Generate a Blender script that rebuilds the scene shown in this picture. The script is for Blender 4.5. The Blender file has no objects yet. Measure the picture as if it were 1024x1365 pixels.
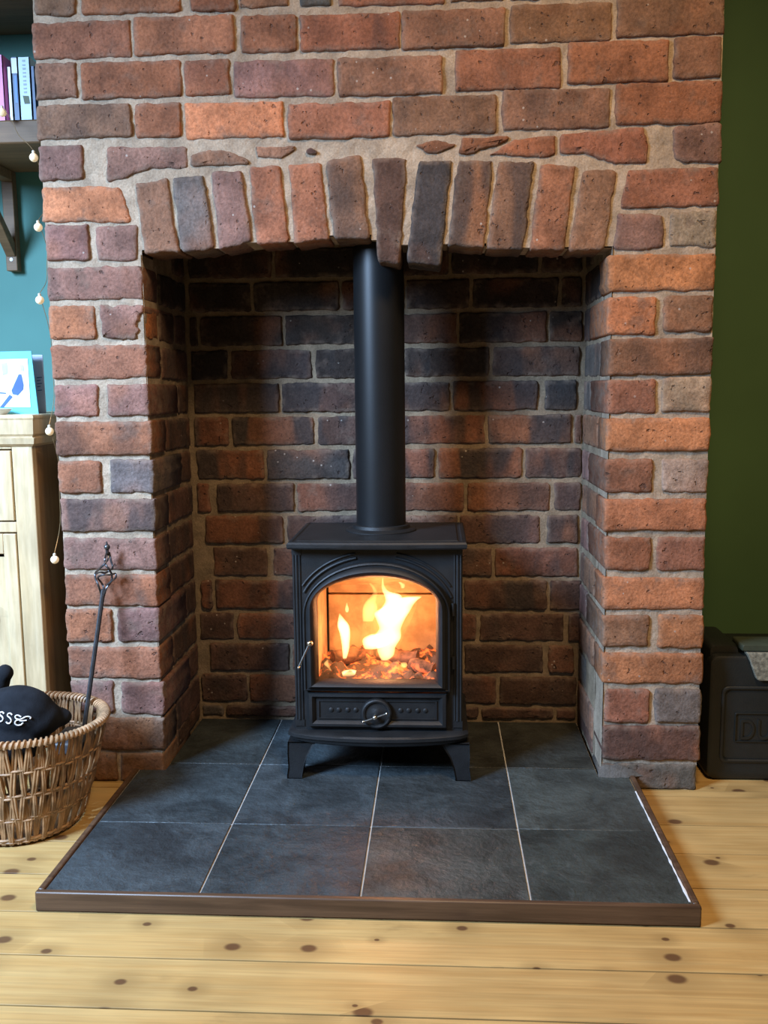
import bpy, bmesh, math, random
from mathutils import Vector, Matrix, noise
from mathutils.bvhtree import BVHTree

# ------------------------------------------------------------------ camera
scene = bpy.context.scene
FPX = 1221.695
PITCH, YAW, ROLL = 0.132254, 0.0594566, -0.0102313
CAM = Vector((0.0, -1.988309, 0.896058))
cy, sy, cp, sp = math.cos(YAW), math.sin(YAW), math.cos(PITCH), math.sin(PITCH)
FWD = Vector((-sy*cp, cy*cp, -sp)); R0 = Vector((cy, sy, 0)); U0 = R0.cross(FWD)
cr, sr = math.cos(ROLL), math.sin(ROLL)
RGT = cr*R0 + sr*U0; UPV = -sr*R0 + cr*U0
cd = bpy.data.cameras.new('camera'); cam = bpy.data.objects.new('camera', cd)
scene.collection.objects.link(cam); scene.camera = cam
cd.sensor_fit = 'VERTICAL'; cd.sensor_height = 36.0; cd.sensor_width = 27.0
cd.lens = FPX/1365.0*36.0; cd.clip_start = .05; cd.clip_end = 60
M = Matrix((RGT, UPV, -FWD)).transposed().to_4x4(); M.translation = CAM; cam.matrix_world = M

# ------------------------------------------------------------------ light
world = bpy.data.worlds.new('world'); scene.world = world; world.use_nodes = True
bg = world.node_tree.nodes['Background']
bg.inputs[0].default_value = (1.0, .80, .58, 1); bg.inputs[1].default_value = .05
def area(name, loc, target, sx, sy_, power, col, spread=180):
    l = bpy.data.lights.new(name, 'AREA'); l.shape = 'RECTANGLE'; l.size = sx; l.size_y = sy_
    l.energy = power; l.color = col; l.spread = math.radians(spread)
    o = bpy.data.objects.new(name, l); scene.collection.objects.link(o); o.location = loc
    o.rotation_euler = (Vector(target)-Vector(loc)).to_track_quat('-Z', 'Y').to_euler(); return o
area('window_daylight', (-1.95, -1.62, 1.85), (-.66, 0, .22), .7, .9, 54, (.47, .68, 1.0), 86)
area('ceiling_lamp', (.34, -1.22, 2.45), (.22, -.3, .0), .36, .36, 17.5, (1.0, .66, .35), 120)
vs = scene.view_settings
vs.view_transform = 'Standard'; vs.look = 'None'; vs.gamma = 1.0; vs.use_curve_mapping = False
vs.exposure = -0.02

# ------------------------------------------------------------------ helpers
COL = scene.collection
def ray(px, py): return FWD + RGT*((px-512)/FPX) - UPV*((py-682.5)/FPX)
def at(px, py, Y=0.0):
    d = ray(px, py); return CAM + d*((Y-CAM.y)/d.y)
def atZ(px, py, Z=0.0):
    d = ray(px, py); return CAM + d*((Z-CAM.z)/d.z)
def wloc(o): return o.location + (wloc(o.parent) if o.parent else Vector())
def link(name, mesh, mat=None, parent=None, loc=None):
    o = bpy.data.objects.new(name, mesh); COL.objects.link(o)
    if mat: mesh.materials.append(mat)
    if loc is not None: o.location = loc
    if parent is not None:
        o.parent = parent
        o.location = (Vector(loc) if loc is not None else Vector()) - wloc(parent)
    return o
def empty(name, loc=(0, 0, 0)):
    o = bpy.data.objects.new(name, None); COL.objects.link(o); o.location = loc; o.empty_display_size = .05; return o
def tag(o, label, cat, group=None):
    o['label'] = label; o['category'] = cat
    if group: o['group'] = group
    return o
def struct(o, label=None):
    o['kind'] = 'structure'
    if label: o['label'] = label
    return o
def recenter(verts):
    c = Vector((0, 0, 0))
    lo = Vector((min(v[i] for v in verts) for i in range(3))); hi = Vector((max(v[i] for v in verts) for i in range(3)))
    c = (lo+hi)/2
    return c, [(v[0]-c.x, v[1]-c.y, v[2]-c.z) for v in verts]
class MB:
    """collects geometry in world coordinates and links it as one mesh object"""
    def __init__(s): s.v = []; s.f = []
    def add(s, vs, fs):
        b = len(s.v); s.v += [tuple(v) for v in vs]; s.f += [tuple(i+b for i in f) for f in fs]
    def box(s, x0, x1, y0, y1, z0, z1):
        s.add([(x0,y0,z0),(x1,y0,z0),(x1,y1,z0),(x0,y1,z0),(x0,y0,z1),(x1,y0,z1),(x1,y1,z1),(x0,y1,z1)],
              [(0,3,2,1),(4,5,6,7),(0,1,5,4),(1,2,6,5),(2,3,7,6),(3,0,4,7)])
    def rings(s, rr, cap0=True, cap1=True, closed=False):
        n = len(rr[0]); b = len(s.v)
        for r in rr: s.v += [tuple(p) for p in r]
        m = len(rr)
        for k in range(m if closed else m-1):
            k2 = (k+1) % m
            for i in range(n):
                j = (i+1) % n
                s.f.append((b+k*n+i, b+k*n+j, b+k2*n+j, b+k2*n+i))
        if not closed:
            if cap0: s.f.append(tuple(b+i for i in reversed(range(n))))
            if cap1: s.f.append(tuple(b+(m-1)*n+i for i in range(n)))
    def tube(s, pts, r, n=8, closed=False):
        pts = [Vector(p) for p in pts]; rr = []
        m = len(pts); prev = None
        for k, p in enumerate(pts):
            if closed: t = pts[(k+1) % m]-pts[k-1]
            else: t = pts[min(k+1, m-1)]-pts[max(k-1, 0)]
            t.normalize()
            if prev is None:
                a = Vector((0, 0, 1)) if abs(t.z) < .9 else Vector((1, 0, 0))
                prev = t.cross(a).normalized()
            else:
                prev = (prev - t*prev.dot(t)).normalized()
            b2 = t.cross(prev)
            rad = r[k] if isinstance(r, (list, tuple)) else r
            rr.append([p+(prev*math.cos(2*math.pi*i/n)+b2*math.sin(2*math.pi*i/n))*rad for i in range(n)])
        s.rings(rr, closed=closed)
    def lathe(s, c, prof, n=32, axis='Z'):
        rr = []
        for (r, h) in prof:
            ring = []
            for i in range(n):
                a = 2*math.pi*i/n; x, y = r*math.cos(a), r*math.sin(a)
                ring.append((c[0]+x, c[1]+y, c[2]+h) if axis == 'Z' else (c[0]+x, c[1]-h, c[2]+y))
            rr.append(ring)
        s.rings(rr)
    def sphere(s, c, r, n=14, m=9, sc=(1,1,1)):
        rr = []
        for k in range(m+1):
            t = math.pi*k/m; t = min(max(t, .05), math.pi-.05)
            rr.append([(c[0]+sc[0]*r*math.sin(t)*math.cos(2*math.pi*i/n), c[1]+sc[1]*r*math.sin(t)*math.sin(2*math.pi*i/n), c[2]-sc[2]*r*math.cos(t)) for i in range(n)])
        s.rings(rr)
    def prism(s, poly, y0, y1):
        """poly of (x,z) extruded along Y"""
        s.rings([[(x, y0, z) for x, z in poly], [(x, y1, z) for x, z in poly]])
    def build(s, name, mat, parent=None, smooth=False, bevel=0, seg=2, angle=40):
        c, vv = recenter(s.v)
        me = bpy.data.meshes.new(name); me.from_pydata(vv, [], s.f); me.update()
        bm = bmesh.new(); bm.from_mesh(me); bmesh.ops.recalc_face_normals(bm, faces=bm.faces); bm.to_mesh(me); bm.free()
        o = link(name, me, mat, parent, c)
        if bevel:
            md = o.modifiers.new('bevel', 'BEVEL'); md.width = bevel; md.segments = seg; md.limit_method = 'ANGLE'; md.angle_limit = math.radians(35)
        if smooth:
            me.polygons.foreach_set('use_smooth', [True]*len(me.polygons))
            try: me.set_sharp_from_angle(angle=math.radians(angle))
            except Exception: pass
        return o
def boxo(name, x0, x1, y0, y1, z0, z1, mat, parent=None, bevel=.002):
    m = MB(); m.box(x0, x1, y0, y1, z0, z1); return m.build(name, mat, parent, smooth=bool(bevel), bevel=bevel)

# ------------------------------------------------------------------ materials
class NT:
    def __init__(s, name):
        s.m = bpy.data.materials.new(name); s.m.use_nodes = True; s.t = s.m.node_tree; s.n = s.t.nodes; s.l = s.t.links
        s.b = s.n['Principled BSDF']; s.out = s.n['Material Output']
    def node(s, typ, **kw):
        n = s.n.new(typ)
        for k, v in kw.items(): setattr(n, k, v)
        return n
    def set(s, n, inp, v):
        if hasattr(v, 'is_linked') or isinstance(v, bpy.types.NodeSocket): s.l.new(v, n.inputs[inp])
        else: n.inputs[inp].default_value = v
    def noise(s, vec, scale, detail=4, rough=.55, dist=0):
        n = s.node('ShaderNodeTexNoise'); s.set(n, 'Vector', vec); n.inputs['Scale'].default_value = scale
        n.inputs['Detail'].default_value = detail; n.inputs['Roughness'].default_value = rough; n.inputs['Distortion'].default_value = dist
        return n.outputs['Fac']
    def ramp(s, fac, a, b, va=0., vb=1.):
        n = s.node('ShaderNodeMapRange'); n.interpolation_type = 'SMOOTHSTEP'
        s.set(n, 'Value', fac); n.inputs['From Min'].default_value = a; n.inputs['From Max'].default_value = b
        n.inputs['To Min'].default_value = va; n.inputs['To Max'].default_value = vb
        return n.outputs['Result']
    def math(s, op, a, b=0.):
        n = s.node('ShaderNodeMath', operation=op); s.set(n, 0, a); s.set(n, 1, b); return n.outputs[0]
    def mix(s, fac, a, b, blend='MIX'):
        n = s.node('ShaderNodeMix', data_type='RGBA', blend_type=blend)
        s.set(n, 0, fac)
        for i, v in ((6, a), (7, b)):
            if isinstance(v, tuple) and len(v) == 3: v = v+(1,)
            s.set(n, i, v)
        return n.outputs[2]
    def scale(s, col, fac):
        n = s.node('ShaderNodeVectorMath', operation='SCALE'); s.set(n, 0, col); s.set(n, 'Scale', fac); return n.outputs[0]
    def coord(s, rnd=True, sc=(1,1,1), mul=60., kind='Object'):
        tc = s.node('ShaderNodeTexCoord'); mp = s.node('ShaderNodeMapping'); s.l.new(tc.outputs[kind], mp.inputs['Vector'])
        mp.inputs['Scale'].default_value = sc
        if rnd:
            oi = s.node('ShaderNodeObjectInfo'); c = s.node('ShaderNodeCombineXYZ')
            a = s.math('MULTIPLY', oi.outputs['Random'], mul); b = s.math('MULTIPLY', oi.outputs['Random'], mul*1.7)
            s.l.new(a, c.inputs[0]); s.l.new(b, c.inputs[1]); s.l.new(a, c.inputs[2]); s.l.new(c.outputs[0], mp.inputs['Location'])
        return mp.outputs[0]
    def bump(s, h, strength=.5, dist=.002):
        n = s.node('ShaderNodeBump'); n.inputs['Strength'].default_value = strength; n.inputs['Distance'].default_value = dist
        s.l.new(h, n.inputs['Height']); s.l.new(n.outputs[0], s.b.inputs['Normal'])
    def col(s, c):
        if isinstance(c, tuple): c = c+(1,) if len(c) == 3 else c
        s.set(s.b, 'Base Color', c)
    def rough(s, r): s.set(s.b, 'Roughness', r)

def simple(name, c, rough=.6, metal=0., var=.15, scale=30, bump=0., bscale=150, spec=.5):
    t = NT(name); v = t.coord()
    f = t.ramp(t.noise(v, scale), .25, .75, 1-var, 1+var)
    t.col(t.scale(c, f)); t.rough(rough); t.b.inputs['Metallic'].default_value = metal
    t.b.inputs['Specular IOR Level'].default_value = spec
    if bump: t.bump(t.noise(v, bscale, 3), bump, .0015)
    return t.m

def make_brick_mat():
    t = NT('brick'); v = t.coord()
    oi = t.node('ShaderNodeObjectInfo')
    pa = t.node('ShaderNodeAttribute', attribute_type='OBJECT', attribute_name='patch').outputs['Fac']
    bu = t.node('ShaderNodeAttribute', attribute_type='GEOMETRY', attribute_name='bu').outputs['Fac']
    ed = t.node('ShaderNodeAttribute', attribute_type='GEOMETRY', attribute_name='edge').outputs['Fac']
    c = oi.outputs['Color']
    # broad tone drift
    c = t.scale(c, t.ramp(t.noise(v, 13, 4), .25, .75, .60, 1.38))
    grey = t.ramp(t.noise(v, 19, 3, .6), .55, .72)
    c = t.mix(t.math('MULTIPLY', grey, .5), c, (.155, .105, .078))
    # a warmer flush in the middle of some bricks
    flush = t.ramp(t.noise(v, 7, 2), .52, .75)
    c = t.mix(t.math('MULTIPLY', flush, .4), c, (.34, .13, .06))
    # burnt kiln bands along the length
    cb = t.node('ShaderNodeCombineXYZ'); t.l.new(t.math('ADD', t.math('MULTIPLY', bu, 11.), t.math('MULTIPLY', oi.outputs['Random'], 91.)), cb.inputs[0])
    t.l.new(t.math('MULTIPLY', oi.outputs['Random'], 37.), cb.inputs[1])
    sepn = t.node('ShaderNodeSeparateXYZ'); t.l.new(v, sepn.inputs[0]); t.l.new(t.math('MULTIPLY', sepn.outputs[2], 2.5), cb.inputs[2])
    band = t.ramp(t.noise(cb.outputs[0], 1.0, 2, .5, .3), .46, .58)
    c = t.mix(t.math('MULTIPLY', band, pa), c, (.040, .036, .036))
    # grain
    g = t.noise(v, 160, 5, .7)
    c = t.scale(c, t.ramp(g, .2, .8, .62, 1.38))
    # pits and chips
    pit = t.ramp(t.noise(v, 75, 2, .5), .66, .74)
    c = t.mix(t.math('MULTIPLY', pit, .6), c, (.05, .03, .025))
    # mortar smear on the arrises
    sm = t.math('MULTIPLY', ed, t.ramp(t.noise(v, 38, 4), .35, .72))
    c = t.mix(t.math('MULTIPLY', sm, .55), c, (.27, .20, .15))
    # limewash freckles
    vo = t.node('ShaderNodeTexVoronoi'); t.l.new(v, vo.inputs['Vector']); vo.inputs['Scale'].default_value = 42
    dot = t.math('MULTIPLY', t.math('LESS_THAN', vo.outputs['Distance'], .10), t.ramp(t.noise(v, 9, 2), .56, .60))
    c = t.mix(t.math('MULTIPLY', dot, .6), c, (.50, .44, .38))
    t.col(c); t.rough(.86); t.b.inputs['Specular IOR Level'].default_value = .3
    h = t.math('ADD', t.math('MULTIPLY', g, .5), t.math('ADD', t.noise(v, 45, 4), t.math('MULTIPLY', pit, -.8)))
    t.bump(h, .8, .005)
    return t.m
BRICK = make_brick_mat()
def mortar(name, c):
    t = NT(name); v = t.coord(False)
    f = t.ramp(t.noise(v, 22, 5), .25, .75, .72, 1.2)
    g = t.noise(v, 240, 4, .7)
    cc = t.scale(t.scale(c, f), t.ramp(g, .2, .8, .75, 1.25))
    t.col(cc); t.rough(.95); t.b.inputs['Specular IOR Level'].default_value = .2
    t.bump(t.math('ADD', t.noise(v, 70, 5, .65), t.math('MULTIPLY', g, .4)), .7, .004)
    return t.m
MORTAR = mortar('lime_mortar', (.39, .305, .22))
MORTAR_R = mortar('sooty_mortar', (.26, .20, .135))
def paint(name, c):
    t = NT(name); v = t.coord(False)
    t.col(t.scale(c, t.ramp(t.noise(v, 3, 3), .3, .7, .93, 1.07))); t.rough(.75)
    t.bump(t.noise(v, 300, 3), .15, .001); return t.m
PAINT_DAYLIT = paint('wall_paint_daylit', (.085, .235, .205))  # wall paint with the cool daylight tint put into its colour
PAINT_LAMPLIT = paint('wall_paint_lamplit', (.062, .135, .05))  # likely the same paint, with warm lamplight put into its colour

def wood(name, a, b, grain=(2.2, 30, 30), knots=0., kcol=(.10, .045, .02), rough=.45, dirt=0., knot_scale=(8, 11, 0)):
    t = NT(name); v = t.coord(True, grain); v1 = t.coord(True)
    n = t.noise(v, 1.6, 5, .6, .6)
    c = t.mix(t.ramp(n, .3, .7), a, b)
    fine = t.noise(t.coord(True, (grain[0]*2, grain[1]*6, grain[2]*6)), 1.5, 3)
    c = t.scale(c, t.ramp(fine, .2, .8, .88, 1.12))
    c = t.scale(c, t.ramp(t.noise(v1, 5, 2), .3, .7, .9, 1.12))
    h = fine
    if knots:
        kv = t.coord(True, knot_scale)
        sx_ = t.node('ShaderNodeSeparateXYZ'); t.l.new(kv, sx_.inputs[0]); cx_ = t.node('ShaderNodeCombineXYZ')
        t.l.new(sx_.outputs[0], cx_.inputs[0]); t.l.new(t.math('ADD', sx_.outputs[1], sx_.outputs[2]), cx_.inputs[1])
        w = t.node('ShaderNodeTexVoronoi', voronoi_dimensions='2D'); t.l.new(cx_.outputs[0], w.inputs['Vector']); w.inputs['Scale'].default_value = 1.0
        w.inputs['Randomness'].default_value = 1.0
        sel = t.math('LESS_THAN', t.node_sep(w.outputs['Color']), knots)
        d = w.outputs['Distance']
        big = t.node('ShaderNodeSeparateColor'); t.l.new(w.outputs['Color'], big.inputs[0])
        d = t.math('DIVIDE', d, t.ramp(big.outputs[1], 0., 1., .45, 1.6))
        core = t.math('MULTIPLY', t.ramp(d, .10, .05), sel)
        halo = t.math('MULTIPLY', t.ramp(d, .42, .06), sel)
        c = t.mix(t.math('MULTIPLY', halo, .45), c, tuple(x*.55 for x in a))
        c = t.mix(t.math('MULTIPLY', core, .9), c, kcol)
    if dirt:
        d2 = t.ramp(t.noise(t.coord(True, (3, 9, 9)), 1.2, 5, .65), .6, .8)
        c = t.mix(t.math('MULTIPLY', d2, dirt), c, tuple(x*.35 for x in a))
    t.col(c); t.rough(rough); t.bump(h, .12, .001); return t.m
def _sep(s, col):
    n = s.node('ShaderNodeSeparateColor'); s.l.new(col, n.inputs[0]); return n.outputs[0]
NT.node_sep = _sep
PINE = wood('pine_floorboard', (.46, .285, .10), (.535, .365, .145), (1.6, 26, 26), .62, rough=.42, dirt=.5)
CABPINE = wood('pale_pine', (.50, .37, .20), (.62, .49, .30), (26, 26, 1.8), .25, (.16, .09, .05), .5, .5, (14, 0, 7))
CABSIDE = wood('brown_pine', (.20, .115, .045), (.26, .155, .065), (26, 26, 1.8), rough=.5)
DARKWOOD = wood('dark_stained_oak', (.06, .033, .019), (.115, .066, .037), (2.5, 40, 40), rough=.4)
SHELFWOOD = wood('rough_brown_shelf_wood', (.14, .080, .036), (.20, .12, .058), (2, 30, 30), rough=.6)

def make_slate():
    t = NT('slate'); v = t.coord()
    oi = t.node('ShaderNodeObjectInfo')
    c = oi.outputs['Color']
    n = t.noise(v, 9, 6, .62, .4)
    c = t.scale(c, t.ramp(n, .3, .7, .6, 1.5))
    # pale scratches along cleft edges
    r = t.noise(t.coord(True, (1, 1, 1), 33.), 4.0, 3, .5, .5)
    line = t.ramp(t.math('ABSOLUTE', t.math('SUBTRACT', r, .5)), .010, .002)
    line = t.math('MULTIPLY', line, t.ramp(t.noise(v, 6, 2), .5, .68))
    c = t.mix(t.math('MULTIPLY', line, .08), c, (.20, .22, .22))
    c = t.scale(c, t.ramp(t.noise(v, 220, 3, .7), .2, .8, .8, 1.2))
    t.col(c); t.rough(t.ramp(t.noise(v, 30, 4), .3, .7, .40, .58)); t.b.inputs['Specular IOR Level'].default_value = .5
    t.bump(t.math('ADD', t.math('MULTIPLY', n, 1.5), t.math('MULTIPLY', t.noise(v, 60, 4), .6)), .8, .008); return t.m
SLATE = make_slate()
GROUT = simple('pale_grout', (.42, .42, .40), .9, var=.2, bump=.3)
SEALANT = simple('white_sealant', (.75, .76, .76), .5)
IRON = simple('black_cast_iron', (.010, .011, .012), .52, 0., .3, 25, .35, 420, .42)
FLUE = simple('black_flue_enamel', (.009, .010, .011), .40, 0., .1, 20, .08, 500, .4)
STEEL = simple('polished_steel', (.70, .66, .60), .22, 1., .05)
POKERM = simple('forged_iron', (.10, .10, .105), .38, .85, .2, 60, .2)
WICKER = simple('willow_wicker', (.30, .17, .08), .5, 0., .45, 40, .3, 200)
WICKER2 = simple('pale_willow_rim', (.39, .24, .13), .5, 0., .4, 40, .3, 200)
FABRIC = simple('black_fleece', (.012, .014, .018), .95, 0., .25, 40, .5, 500, .2)
THREAD = simple('white_embroidery_thread', (.80, .80, .78), .8)
PLASTIC = simple('black_moulded_plastic', (.008, .010, .009), .5, 0., .15, 40, .25, 300)
GREYTEX = simple('grey_speckled_webbing', (.20, .19, .14), .8, 0., .5, 120, .6, 250)

# ------------------------------------------------------------------ bricks
PAL = {'o': (.39, .158, .072), 'r': (.255, .104, .056), 'b': (.21, .108, .062), 'p': (.22, .115, .09), 'g': (.135, .115, .10),
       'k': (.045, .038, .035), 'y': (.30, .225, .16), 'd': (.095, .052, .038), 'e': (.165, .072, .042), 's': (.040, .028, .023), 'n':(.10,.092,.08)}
rng = random.Random(7)
def inset_poly(poly, d):
    out = []; n = len(poly)
    for i in range(n):
        p0, p1, p2 = Vector(poly[i-1]), Vector(poly[i]), Vector(poly[(i+1) % n])
        a = (p1-p0).normalized(); b = (p2-p1).normalized()
        na, nb = Vector((-a.y, a.x)), Vector((-b.y, b.x)); k = max(.35, 1+na.dot(nb))
        out.append(p1+(na+nb)*(d/k))
    return out
def outline(poly, r=.008, step=.011, counts=None):
    out = []; n = len(poly)
    for i in range(n):
        p0, p1, p2 = Vector(poly[i-1]), Vector(poly[i]), Vector(poly[(i+1) % n])
        a = p0-p1; b = p2-p1; ra = min(r, a.length*.33); rb = min(r, b.length*.33)
        A = p1+a.normalized()*ra; B = p1+b.normalized()*rb
        for t in (0, .33, .67, 1.): out.append(A*(1-t)**2 + p1*2*t*(1-t) + B*t*t)
        nb = min(r, b.length*.33); C = p2-b.normalized()*nb
        L = (C-B).length; k = int(L/step)
        if counts is not None:
            if len(counts) <= i: counts.append(k)
            else: k = counts[i]
        for q in range(1, k+1): out.append(B+(C-B)*(q/(k+1)))
    return out
def make_brick(poly, depth, O, U, V, N, parent, code='r', patch=0., rough=1., r=.0055, name='brick', proud=0., label=None):
    """poly: (u,v) outline in metres on the plane O,U,V; N points out of the wall"""
    # make it counter-clockwise
    A = sum(poly[i-1][0]*poly[i][1]-poly[i][0]*poly[i-1][1] for i in range(len(poly)))
    if A < 0: poly = poly[::-1]
    sd = rng.uniform(0, 900); r = r*rng.uniform(.7, 1.5); counts = []
    us = [p[0] for p in poly]; vs_ = [p[1] for p in poly]; mind = min(max(us)-min(us), max(vs_)-min(vs_))
    k = min(1., mind/.05); cu, cv = (max(us)+min(us))/2, (max(vs_)+min(vs_))/2
    n = len(outline(poly, r, counts=counts))
    tu, tv = rng.uniform(-.010, .010), rng.uniform(-.018, .018); pr = proud + rng.uniform(-.0012, .0022)
    rings = []; eat = []; bu = []
    def lift(s, dep):
        d = dep
        if dep < .03:
            d = dep - pr - tu*(s.x-cu) - tv*(s.y-cv)
            if dep < .003: d += noise.noise((s.x*40, s.y*40, sd+9))*.0013*rough
        return O+U*s.x+V*s.y-N*d
    for ins, dep, e in ((0, depth, 1), (0, .0065, 1), (.0016*k, .0022, 1), (.0045*k, .0004, .75), (.012*k, 0, 0)):
        pp = outline(inset_poly(poly, ins) if ins else poly, max(r-ins*.5, .003), counts=counts); ring = []
        for i in range(n):
            t = pp[(i+1) % n]-pp[i-1]; q = Vector((t.y, -t.x)).normalized(); p = pp[i]
            s = p+q*(noise.noise((p.x*30, p.y*30, sd))*.0030+noise.noise((p.x*130, p.y*130, sd+5))*.0030)*rough*(1 if ins < .01 else .3)
            ring.append(lift(s, dep)); eat.append(e); bu.append(s.x-cu)
        rings.append(ring)
    cen = sum(pp, Vector((0, 0)))/n
    vv = [w for r_ in rings for w in r_]+[lift(cen, 0)]; eat.append(0.); bu.append(cen.x-cu)
    c, vv = recenter(vv)
    ff = []
    m = len(rings)
    for a in range(m-1):
        for i in range(n):
            j = (i+1) % n; ff.append((a*n+i, a*n+j, (a+1)*n+j, (a+1)*n+i))
    ff += [((m-1)*n+i, (m-1)*n+(i+1) % n, m*n) for i in range(n)]; ff.append(tuple(reversed(range(n))))
    me = bpy.data.meshes.new(name); me.from_pydata(vv, [], ff)
    if U.cross(V).dot(N) < 0: me.flip_normals()
    me.polygons.foreach_set('use_smooth', [True]*(len(ff)-1)+[False])
    for nm, dat in (('edge', eat), ('bu', bu)):
        at_ = me.attributes.new(nm, 'FLOAT', 'POINT'); at_.data.foreach_set('value', dat)
    o = link(name, me, BRICK, parent, c)
    base = PAL[code]; f = rng.uniform(.88, 1.14)
    o.color = (base[0]*f*rng.uniform(.94, 1.06), base[1]*f, base[2]*f*rng.uniform(.92, 1.08), 1)
    o['patch'] = float(patch)
    if label: o['label'] = label
    return o
X_, Y_, Z_ = Vector((1, 0, 0)), Vector((0, 1, 0)), Vector((0, 0, 1))

# chimney breast extents
XL, XR, OL, OR, YB, AY = -.850, .582, -.633, .361, .334, .40
HZ = .033
ARCH = [(p.x, p.z+.005) for p in (at(*q) for q in ((186,338),(240,335),(290,331),(340,325),(390,322),(445,318),(497,318),(505,330),(537,330),(592,326),(597,326),(650,331),(705,333),(757,334),(812,333)))]
def arch_z(x):   # underside of the mortar body above the opening
    for (a, za), (b, zb) in zip(ARCH[:-1], ARCH[1:]):
        if x <= b: return za+(zb-za)*max(0., (x-a)/(b-a))
    return ARCH[-1][1]
def breast_body():
    st = .011; x0, x1, z0, z1 = XL+.006, XR-.006, 0., 2.4
    nx = int((x1-x0)/st); nz = int((z1-z0)/st); verts = []; idx = {}; faces = []
    def inside(x, z): return OL-.004 < x < OR+.004 and z < arch_z(x)
    def yv(x, z):
        return .0065 + noise.noise((x*35, z*35, 3))*.0022 + noise.noise((x*120, z*120, 8))*.0014
    def vid(i, j):
        if (i, j) not in idx:
            x = x0+(x1-x0)*i/nx; z = z0+(z1-z0)*j/nz
            idx[i, j] = len(verts); verts.append((x, yv(x, z) if z < 1.9 else .0065, z))
        return idx[i, j]
    for i in range(nx):
        for j in range(nz):
            xc = x0+(x1-x0)*(i+.5)/nx; zc = z0+(z1-z0)*(j+.5)/nz
            if inside(xc, zc): continue
            faces.append((vid(i, j), vid(i+1, j), vid(i+1, j+1), vid(i, j+1)))
    m = MB(); m.add(verts, faces)
    for xs in (x0, x1):   # outer flanks back to the alcove walls
        m.add([(xs, .007, 0), (xs, AY, 0), (xs, AY, 2.4), (xs, .007, 2.4)], [(0, 1, 2, 3)])
    # piers' inner returns, soffit and hidden throat
    n = 24
    for xs in (OL-.004, OR+.004):
        m.add([(xs, .004, 0), (xs, .12, 0), (xs, .12, 1.19), (xs, .004, 1.19)], [(0, 1, 2, 3)])
    top = [(OL-.004+(OR-OL+.008)*i/n) for i in range(n+1)]
    m.add([(x, .006, arch_z(x)) for x in top]+[(x, .112, arch_z(x)) for x in top], [(i, i+1, n+2+i, n+1+i) for i in range(n)])
    m.add([(x, .112, arch_z(x)) for x in top]+[(x, .112, 1.62) for x in top], [(i, i+1, n+2+i, n+1+i) for i in range(n)])
    o = m.build('wall_chimney_breast', MORTAR); return struct(o)
BREAST = breast_body()
O0 = Vector((0, 0, 0)); NF = Vector((0, -1, 0))
def fbrick(x0, x1, yt, yb, code='r', patch=0., depth=.1, edge=None, **k):
    xm, ym = (x0+x1)/2, (yt+yb)/2
    a, b = at(x0, ym).x, at(x1, ym).x; t, u = at(xm, yt).z, at(xm, yb).z
    make_brick([(a, u), (b, u), (b, t), (a, t)], depth, O0, X_, Z_, NF, BREAST, code, patch, **k)
def fpoly(pp, code='r', patch=0., depth=.1, **k):
    q = [at(*p) for p in pp]
    make_brick([(p.x, p.z) for p in q], depth, O0, X_, Z_, NF, BREAST, code, patch, **k)

# the courses above the arch
for a in [(44,99,-35,20,'b'),(107,240,-37,17,'r'),(253,314,-38,14,'r'),(317,385,-40,9,'b'),(400,441,-41,7,'n'),(450,592,-43,6,'r'),(600,672,-44,1,'b'),(680,817,-48,-4,'r'),(824,890,-52,-10,'b'),(898,968,-55,-12,'r'),
          (42,174,27,77,'r'),(178,312,20,71,'r'),(320,396,18,69,'r'),(400,533,17,66,'r',.35),(535,674,11,63,'b'),(680,817,3,56,'b'),(823,968,-6,47,'b'),
          (46,102,82,131,'b'),(107,242,80,130,'r'),(244,306,78,127,'r'),(311,445,78,129,'p'),(450,590,75,127,'b'),(607,749,63,119,'r'),(757,892,54,110,'r'),(899,963,48,103,'b'),
          (48,175,138,184,'b',.35),(179,241,136,183,'r'),(246,378,135,184,'o'),(384,520,136,184,'r'),(524,662,126,179,'b',.5),(670,814,117,172,'b',.3),(821,963,108,165,'r'),
          (51,110,193,240,'p')]: fbrick(*a)
for x0, x1, code in ((40,175,'r'),(182,250,'b'),(257,395,'r'),(402,470,'b'),(478,615,'r'),(622,690,'b'),(697,835,'r'),(842,968,'b')):
    fbrick(x0, x1, -90, -42, code)
# the broken course over the arch
for pp, code in (([(141,196),(249,194),(251,224),(199,223),(166,237),(141,242)],'p'),([(254,206),(276,198),(307,201),(333,214),(332,219),(254,221)],'b'),
    ([(339,194),(394,193),(393,201),(377,210),(342,210)],'b'),([(407,201),(415,197),(424,203),(411,205)],'d'),([(554,193),(581,186),(609,192),(585,204),(571,204)],'r'),
    ([(611,205),(617,183),(681,182),(663,193),(640,200),(636,205)],'r'),([(651,206),(689,184),(741,179),(741,206),(730,209)],'r'),
    ([(747,178),(860,168),(865,191),(864,218),(820,218),(796,210),(779,204),(747,204)],'r'),([(897,169),(963,161),(963,216),(910,216),(899,210)],'p'),
    ([(55,249),(160,247),(175,296),(55,296)],'o'),([(837,225),(959,221),(959,274),(827,278)],'r'),
    ([(824,283),(886,285),(886,330),(860,334),(818,332)],'p'),([(894,283),(957,278),(956,330),(893,328)],'y')): fpoly(pp, code, r=.006)
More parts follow.
